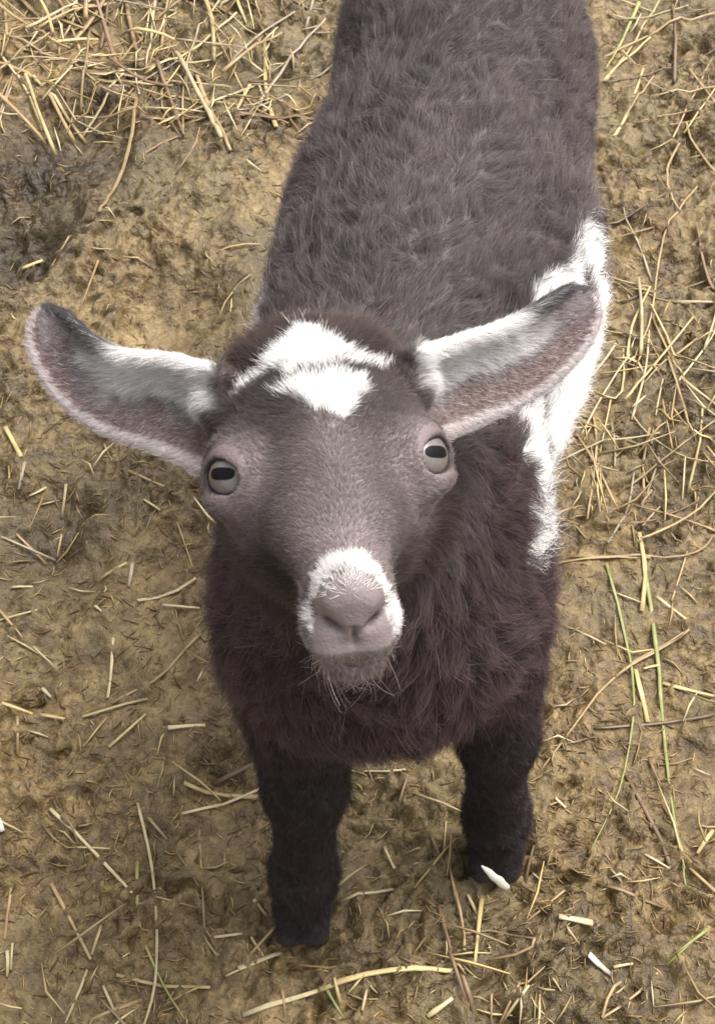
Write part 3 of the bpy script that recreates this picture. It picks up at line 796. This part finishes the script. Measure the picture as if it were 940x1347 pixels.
def lay(pts2, lift, drape=.5, n=None, deg=2):
    """points along a stalk that rests on the mud bumps"""
    Ls = np.linalg.norm(np.diff(pts2, axis=0), axis=1).sum()
    n = n or int(np.clip(Ls/.008, 4, 16))
    L = smooth_line(pts2, n); h = gh(L[:, 0], L[:, 1])
    t = np.linspace(0, 1, n); A = np.stack([np.ones(n), t, t*t], 1)
    A = A[:, :deg+1]; co = np.linalg.lstsq(A, h, rcond=None)[0]; stiff = A@co
    z = stiff*(1-drape)+h*drape; z = np.maximum(z, h-(.0008 if deg == 2 else .003))
    dip = np.clip(1-lift/.002, 0, 1)*.0010*np.maximum(0, np.sin(np.linspace(0, 1, n)*random.uniform(4, 9)+random.uniform(0, 6)))
    z = z+lift-dip
    return np.column_stack([L, z])
# traced from the photo: tone, width in photo px, lift mm, points
STRAWS = """
pale 6 6 206 13 194 105
pale 5 7 174 2 206 13
pale 5 8 304 0 268 49 250 85 247 125
tan 4 5 277 40 313 107 335 147 380 172
pale 5 4 295 67 346 96
yellow 8 3 331 107 313 156
yellow 6 6 192 110 250 80 313 38
tan 6 4 27 83 89 89 192 93
yellow 6 7 130 117 192 123 250 121 304 116
pale 5 5 0 80 27 121 54 165
tan 5 5 87 27 80 89
tan 9 4 165 0 172 36 181 74
tan 8 3 29 0 56 31
yellow 8 3 313 22 328 49
tan 8 5 181 139 165 223 136 310
tan 4 2 156 168 228 164
tan 4 1 134 366 107 420
tan 4 1 96 333 58 374
tan 4 1 58 335 152 308
yellow 8 1 22 324 50 316
tan 5 1 286 340 313 332 342 333
tan 5 1 284 420 304 389 331 375
tan 4 1 264 174 257 210 232 235
brown 8 0 179 223 250 183
pale 5 2 214 130 215 154
white 3 3 179 103 185 136
grey 6 3 402 49 418 0
grey 4 2 398 51 420 47
brown 4 1 340 45 362 71
tan 5 4 0 175 22 130
tan 5 5 0 150 40 110 98 92
yellow 5 6 60 140 110 90 150 72
tan 4 5 0 45 40 30
tan 6 6 5 0 12 70 2 90
tan 4 6 92 95 130 122
pale 4 7 100 110 60 150
tan 4 5 130 160 178 130
yellow 4 5 130 0 80 40 40 55
tan 5 6 105 20 100 45 85 66
pale 6 5 120 0 97 22
tan 5 3 150 20 100 50 60 48
tan 5 6 200 45 250 12 283 0
grey 5 4 150 130 210 108 235 92
yellow 5 5 240 98 285 80 310 60
pale 4 4 340 110 350 140
tan 4 3 345 130 400 160
green 6 4 839 10 795 96
yellow 5 4 867 5 830 60 795 112
tan 5 5 792 73 870 44 940 23
brown 4 3 797 112 854 99 940 73
yellow 5 4 854 55 820 80 792 112
tan 4 4 859 104 815 164
yellow 5 3 854 132 940 124
yellow 4 4 898 179 940 127
tan 5 4 898 179 878 218 876 260 891 291
tan 5 4 917 244 888 291 870 322 859 395 852 431 834 473
tan 5 5 901 166 940 229
brown 5 2 795 304 872 273
tan 4 2 797 319 857 312
brown 5 2 815 399 880 379 940 358
pale 9 3 883 403 940 408
tan 6 3 857 416 878 478 896 504
tan 5 4 914 455 885 475 859 499 839 519
pale 5 4 808 460 763 517
yellow 5 5 763 517 813 527 818 462
tan 5 5 875 481 906 584
yellow 6 5 891 514 940 545
yellow 4 4 826 551 844 577 896 608 940 613
tan 5 5 823 639 880 605 940 566
tan 5 4 756 574 782 623 813 670
yellow 6 5 906 587 940 587
tan 4 5 880 605 867 540
yellow 4 4 802 530 787 603
tan 5 3 779 551 782 603 769 696
brown 4 2 823 694 922 655
tan 5 4 742 741 900 729 940 700
tan 6 3 721 745 854 737
pale 5 3 807 478 832 482 842 500
tan 4 4 834 470 858 480
yellow 5 4 800 20 845 30 905 8
pale 4 4 812 55 835 90
yellow 4 3 800 0 860 20
tan 5 2 905 95 940 150
pale 4 2 845 690 870 660
green 5 3 795 749 818 828 831 885 831 951 813 1043 772 1129
green 8 2 844 752 864 854 872 946 884 1068 902 1178
tan 6 4 905 831 828 877 782 923 708 1025
tan 5 5 898 834 845 862 808 893
yellow 10 3 836 879 851 951
yellow 8 3 872 895 940 913
brown 7 2 780 961 864 951 940 940
brown 5 2 698 999 782 971
brown 10 1 823 1020 864 1099 879 1142
brown 6 1 854 997 869 1037
pale 6 2 862 790 900 821
yellow 9 3 839 705 846 756 842 810
tan 5 2 843 660 858 640
yellow 5 2 846 880 868 873
yellow 8 2 938 1091 915 1127
pale 5 1 846 1129 879 1147
brown 8 1 782 1167 884 1198
pale 12 1 731 1218 776 1224
white 13 2 770 1267 803 1285
pale 7 1 805 1276 831 1271
green 6 2 930 1224 874 1275
green 5 2 925 1232 884 1262
tan 5 2 747 1172 691 1216
tan 6 2 864 1282 828 1316 788 1347
pale 6 2 693 1305 660 1344
tan 6 3 788 1347 800 1310 815 1296
pale 13 2 320 1338 423 1311
yellow 11 3 421 1312 494 1289 560 1283 600 1284
yellow 9 3 243 1036 353 1054
pale 6 5 240 1075 348 1040
brown 12 1 279 1029 334 1009
tan 5 1 262 1092 270 1228
pale 9 3 315 1283 370 1253
yellow 6 2 331 1239 352 1268
pale 7 3 447 1198 517 1176
yellow 9 4 633 1184 622 1280
tan 7 3 594 1164 608 1220 609 1258
brown 6 3 583 1242 644 1225 699 1247
brown 6 1 558 1099 583 1150
tan 5 2 586 1078 582 1131
brown 10 2 600 1270 627 1341
brown 8 3 590 1262 612 1322
brown 8 2 576 1200 592 1262
tan 6 4 699 1247 690 1262 640 1270
green 6 3 428 1308 453 1347
yellow 6 2 440 1300 448 1330
pale 11 2 561 1341 594 1319
brown 5 1 547 1009 528 1043 525 1076
pale 5 2 458 1020 533 1018
tan 6 2 682 1298 656 1347
tan 5 2 646 1308 647 1347
yellow 6 2 614 1180 632 1210
tan 6 2 601 1196 590 1150
yellow 8 3 0 935 47 950
yellow 8 3 57 953 91 963
yellow 7 3 113 957 196 925
yellow 7 2 145 991 194 947
pale 9 2 223 966 271 960
pale 8 2 68 1070 119 1117 177 1185
pale 6 3 181 1057 196 1121 206 1189 204 1283 187 1347
green 6 2 182 1138 185 1223 213 1291 243 1342
tan 9 2 68 1164 121 1266
pale 6 2 115 1274 85 1345
yellow 6 2 136 1225 123 1262
tan 7 1 17 1151 6 1236
pale 8 1 9 1251 8 1283
yellow 10 2 153 1283 277 1302
tan 9 1 185 1311 119 1343
pale 6 1 136 1298 153 1336
tan 4 1 208 1189 262 1198
white 12 1 0 1083 5 1098
tan 8 1 28 955 25 998
tan 4 1 55 1085 80 1113 102 1116
yellow 4 1 102 1116 145 1118
yellow 8 2 6 560 30 608
grey 7 1 35 614 25 645
pale 6 2 86 633 77 665
yellow 5 2 59 635 38 649
grey 5 3 0 700 67 715
tan 5 3 19 694 54 720
tan 5 3 77 688 69 713
pale 6 1 13 766 42 768
tan 6 2 0 806 34 851
pale 5 2 46 857 75 881
pale 5 1 0 820 51 807
pale 6 2 152 851 144 927
tan 6 2 265 841 243 863 211 899 150 934
pale 9 2 184 804 259 769
grey 9 1 176 748 171 780
yellow 7 1 134 764 169 750
tan 6 1 172 633 220 662
pale 5 1 192 672 214 688
tan 4 1 224 672 246 726 254 752
pale 5 2 216 808 265 814
tan 4 1 137 584 148 610
tan 4 1 56 640 30 690
pale 8 1 57 910 69 923
pale 6 1 128 810 138 822
yellow 5 1 16 1240 14 1275
tan 6 1 195 1078 220 1105
pale 7 1 335 1190 352 1207
pale 6 1 283 1240 320 1235
brown 5 1 234 1125 262 1170
tan 5 1 212 1320 262 1300
tan 6 3 330 1262 375 1210
pale 5 2 298 1290 323 1282
tan 4 1 470 990 490 1030
brown 5 1 440 1115 448 1070
pale 5 1 505 1108 518 1150
tan 5 1 375 1263 440 1285
tan 5 1 372 1310 376 1345
pale 6 2 476 1338 482 1310
brown 6 1 690 1165 700 1120
tan 4 1 742 1230 760 1250
pale 5 1 700 1150 712 1162
tan 7 2 905 1145 940 1180
tan 5 2 800 1150 815 1170
tan 5 1 720 1068 735 1060
pale 5 1 728 1058 742 1070
"""
ZONES = [((0, 0, 420, 180), 'in upper left straw heap'), ((0, 180, 420, 420), 'on mud above left ear'),
         ((0, 420, 290, 700), 'on mud under left ear'), ((0, 700, 300, 935), 'left of the goat\'s chest'),
         ((0, 935, 345, 1110), 'left of the front legs'), ((0, 1110, 345, 1347), 'in the lower left corner'),
         ((345, 960, 600, 1140), 'between the front legs'), ((345, 1140, 570, 1347), 'below the left front hoof'),
         ((570, 960, 720, 1347), 'below the right front hoof'), ((720, 0, 940, 200), 'right of the goat\'s rump'),
         ((720, 200, 940, 430), 'beside the white flank'), ((720, 430, 940, 700), 'in tangle by right ear'),
         ((700, 700, 940, 960), 'right of the goat\'s chest'), ((700, 960, 940, 1140), 'beside the right foreleg'), ((690, 1140, 940, 1347), 'in the lower right corner')]
def zone(x, y):
    for (a, b, c, d), n in ZONES:
        if a <= x < c+1 and b <= y < d+1: return n
    return 'beside the goat'
TW = {'pale': 'cream', 'yellow': 'golden', 'tan': 'tan', 'brown': 'brown', 'grey': 'greyish', 'green': 'green', 'white': 'whitish'}
recs = []
def register(o, tone_, wpx, c):
    length = np.linalg.norm(np.diff(c, axis=0), axis=1).sum(); dx, dy = c[-1]-c[0]
    ang = math.degrees(math.atan2(-dy, dx)) % 180
    dr = 'lying level' if (ang < 20 or ang > 160) else 'lying upright' if 70 < ang < 110 else 'rising right' if ang < 70 else 'rising left'
    ls = 'very long' if length > 150 else 'long' if length > 85 else 'short' if length > 38 else 'tiny'
    ws = 'broad' if wpx >= 8 else 'thin' if wpx <= 4 else ''
    bent = 'bent' if len(c) > 2 else ''
    noun = 'grass blade' if tone_ == 'green' else 'straw'
    recs.append([o, ' '.join(f"{ls} {ws} {bent} {TW[tone_]} {noun} {dr}".split()), zone(*c.mean(0)), c.mean(0), noun])
made = []
for ln in STRAWS.strip().splitlines():
    f = ln.split(); tone_ = f[0]; wpx = float(f[1]); lift = float(f[2])*.0007; c = np.array(f[3:], float).reshape(-1, 2)
    made.append((tone_, wpx, lift, c))
for tone_, wpx, lift, c in made:
    g = np.array([ground_at(x, y) for x, y in c])
    depth = float(np.linalg.norm(np.append(g.mean(0), -CAM_H)))
    wid = wpx*(.95 if tone_ == 'green' else .72)*depth/FPX
    length = np.linalg.norm(np.diff(c, axis=0), axis=1).sum()
    if length < 60 and len(c) == 2:                    # short bits get a slight kink too
        m = c.mean(0)+np.random.default_rng(int(c.sum())).normal(0, length*.012, 2); g = np.array([ground_at(*p) for p in (c[0], m, c[1])])
    P = lay(g, lift*.75+wid*.08) if length > 70 else lay(g, .0012+lift*.75, .0, None, 1)
    tp = (1, .35) if tone_ == 'green' else (random.uniform(.8, 1.1), random.uniform(.55, 1.0))
    ctr = P.mean(0)
    me = straw_mesh(P-ctr, wid, wid*random.uniform(.20, .38), tp, M_STRAW[tone_])
    kind = 'grass_blade' if tone_ == 'green' else 'straw'
    o = link(kind, me); o.location = ctr
    register(o, tone_, wpx, c)

# more loose stalks, thick in the heap at the upper left and in the tangle on the right
FILL = [((0, 0, 400, 165), 55, 'thin dry straw crossing others in the heap at the upper left', .011, (50, 150)),
        ((725, 400, 940, 720), 26, 'thin straw in the tangle on the mud right of the ear', .005, (60, 170)),
        ((800, 0, 940, 420), 12, 'thin straw lying on the mud right of the goat\'s back', .003, (50, 150))]
for (a, b, c_, d), cnt, lab, hi, (l0, l1) in FILL:
    for i in range(cnt):
        x, y = random.uniform(a, c_), random.uniform(b, d)
        if a == 0: y = b+(d-b)*random.random()**1.3
        L = random.uniform(l0, l1); an = random.gauss(.45, .9) if a == 0 else random.uniform(0, math.pi)
        k = random.gauss(0, .05)
        pts = [(x-math.cos(an)*L/2, y+math.sin(an)*L/2), (x+math.sin(an)*L*k, y+math.cos(an)*L*k), (x+math.cos(an)*L/2, y-math.sin(an)*L/2)]
        g = np.array([ground_at(*p) for p in pts]); depth = float(np.linalg.norm(np.append(g.mean(0), -CAM_H)))
        wid = (random.uniform(3.2, 6.8) if a == 0 else random.uniform(2.4, 5))*depth/FPX
        P = lay(g, wid*.3+random.random()**1.6*hi, .25); ctr = P.mean(0)
        me = straw_mesh(P-ctr, wid, wid*.4, (1, random.uniform(.5, 1)), M_STRAW[tn_ := random.choice(['pale', 'tan', 'tan', 'yellow', 'tan', 'brown', 'grey'])])
        o = link('straw', me); o.location = ctr; register(o, tn_, wid*FPX/depth/.78, np.array(pts))
from collections import defaultdict
same = defaultdict(list)
for r in recs: same[(r[1], r[2])].append(r)
ORD = ['first', 'second', 'third', 'fourth', 'fifth', 'sixth', 'seventh', 'eighth', 'ninth', 'tenth']
for (a, z_), rs in same.items():
    rs.sort(key=lambda r: r[3][0])
    for i, r in enumerate(rs):
        lab = f"{a} {z_}" if len(rs) == 1 else f"{a} {z_}, leftmost" if i == 0 else f"{a} {z_}, rightmost" if i == len(rs)-1 else f"{a} {z_}, {ORD[min(i, 9)]} from left"
        tag(r[0], lab, 'grass' if r[4] != 'straw' else 'straw', 'blades of green grass on the mud' if r[4] != 'straw' else 'straws scattered on the mud')

# ---- uncountable chopped litter: small tapered slivers
def litter(name, n, lab, lo, hi, wr, tones, dens, lift=(.0, .0012), tilt=.25):
    x = []; 
    while sum(map(len, x)) < n:
        px = rng.uniform(-80, 1020, n*2); py = rng.uniform(-60, 1420, n*2)
        d = FW[None]+np.stack([(px-470)/FPX, px*0, px*0], 1)+((673.5-py)/FPX)[:, None]*UPV[None]
        t = -CAMP[2]/d[:, 2]; p = (CAMP+t[:, None]*d)[:, :2]
        keep = rng.random(n*2) < dens(px, py, p)
        x.append(p[keep])
    P = np.concatenate(x)[:n]
    L = lo+(hi-lo)*rng.random(n)**2.2; W = L*rng.uniform(.07, .2, n); W = np.clip(W, wr[0], wr[1])
    an = rng.uniform(0, math.pi, n)+.0; dx = np.cos(an); dy = np.sin(an)
    # two segments, triangular section
    k = rng.normal(0, .055, n)*L
    A = P-np.stack([dx, dy], 1)*L[:, None]*.5; B = P+np.stack([dx, dy], 1)*L[:, None]*.5
    Mi = P+np.stack([-dy, dx], 1)*k[:, None]
    V = []
    lf = rng.uniform(*lift, n); tl = rng.normal(0, tilt, n)*L*.5
    for q, s, zt in ((A, .55, -1), (Mi, 1, 0), (B, .35, 1)):
        z = gh(q[:, 0], q[:, 1])+lf+zt*tl*.5+np.abs(tl)*.35
        for sx, sz in ((-1, 0), (1, 0), (0, .55)):
            V.append(np.stack([q[:, 0]-dy*W*.5*sx*s, q[:, 1]+dx*W*.5*sx*s, z+W*sz*s], 1))
    V = np.stack(V, 1).reshape(-1, 3)
    f = []
    for i in (0, 3):
        for a in range(3):
            b = (a+1) % 3; f += [(i+a, i+b, i+3+b), (i+a, i+3+b, i+3+a)]
    f += [(0, 2, 1), (6, 7, 8)]
    F = (np.arange(n)[:, None, None]*9+np.array(f)[None]).reshape(-1, 3)
    tn = np.array(tones); ci = rng.integers(0, len(tn), n); c = tn[ci]*rng.uniform(.7, 1.25, (n, 1))
    c = np.repeat(c, 9, axis=0)
    o = link(name, mesh_np(name, V, F, M_LITTER, False, np.clip(c, 0, .9))); tag(o, lab, 'litter', None, 'stuff')
def d_all(px, py, p):
    return .55+.45*(vnoise(p, .05, 91) > 0)
def d_heap(px, py, p):
    v = np.where((px < 420) & (py < 190), 1.0, .13)
    v = np.where((px > 720) & (py > 380) & (py < 720), .55, v); v = np.where((px > 520) & (px < 760) & (py > 1120), .4, v)
    return v*(.4+.6*(vnoise(p, .04, 93) > -.1))
litter('mud_fibres', 20000, 'short brown fibres pressed into the mud', .0012, .010, (.0003, .0010),
       [(.17, .11, .05), (.25, .165, .075), (.12, .072, .032), (.085, .05, .025), (.33, .235, .11), (.20, .135, .06)], d_all, (-.0006, .0006), .30)
litter('chopped_straw', 700, 'fine chopped straw bits scattered over the mud', .003, .022, (.0005, .0016),
       [(.40, .31, .15), (.34, .25, .11), (.26, .18, .08), (.48, .40, .23)], d_heap, (.0002, .0016), .2)

litter('straw_heap', 420, 'thin straw stalks heaped too thickly to count', .014, .050, (.0008, .0017),
       [(.50, .39, .19), (.40, .29, .12), (.30, .2, .09), (.58, .48, .28), (.36, .27, .14)],
       lambda px, py, p: np.where((px < 400) & (py < 175), 1.0, np.where((px > 730) & (py > 430) & (py < 700), .35, .02)), (.001, .009), .10)
# ---- white husk caught on the hoof
hu = np.array([spot(633, 1139, .722), spot(652, 1156, .727), spot(669, 1170, .733)])
def husk():
    a, b, c = hu; n = 12; P = smooth_line([a, b, c], n); ctr = P.mean(0)
    Wd = [.0012, .0028, .0045, .0058, .0068, .0075, .008, .0082, .008, .0072, .0055, .003]
    tan = nrm(np.gradient(P, axis=0)); up = -FW; sv = nrm(np.cross(tan, up)); nn = np.cross(sv, tan); V = []; F = []
    for i in range(n):
        for k in range(8):
            t = 2*math.pi*k/8; q_ = 1+.14*math.sin(i*1.7+k*2.3); V.append(P[i]-ctr+sv[i]*math.cos(t)*Wd[i]*.27*q_+nn[i]*math.sin(t)*Wd[i]*.09*q_)
    for i in range(n-1):
        for k in range(8): F.append((i*8+k, i*8+(k+1) % 8, (i+1)*8+(k+1) % 8, (i+1)*8+k))
    F2 = [tuple(range(7, -1, -1)), tuple((n-1)*8+k for k in range(8))]
    me = bpy.data.meshes.new('husk'); me.from_pydata([tuple(v) for v in V], [], F+F2); me.uv_layers.new(name='UVMap')
    me.polygons.foreach_set('use_smooth', np.ones(len(me.polygons), bool)); me.materials.append(M_STRAW['white'])
    o = link('husk', me); o.location = ctr; tag(o, 'white pointed husk resting on the right front hoof', 'husk')
husk()
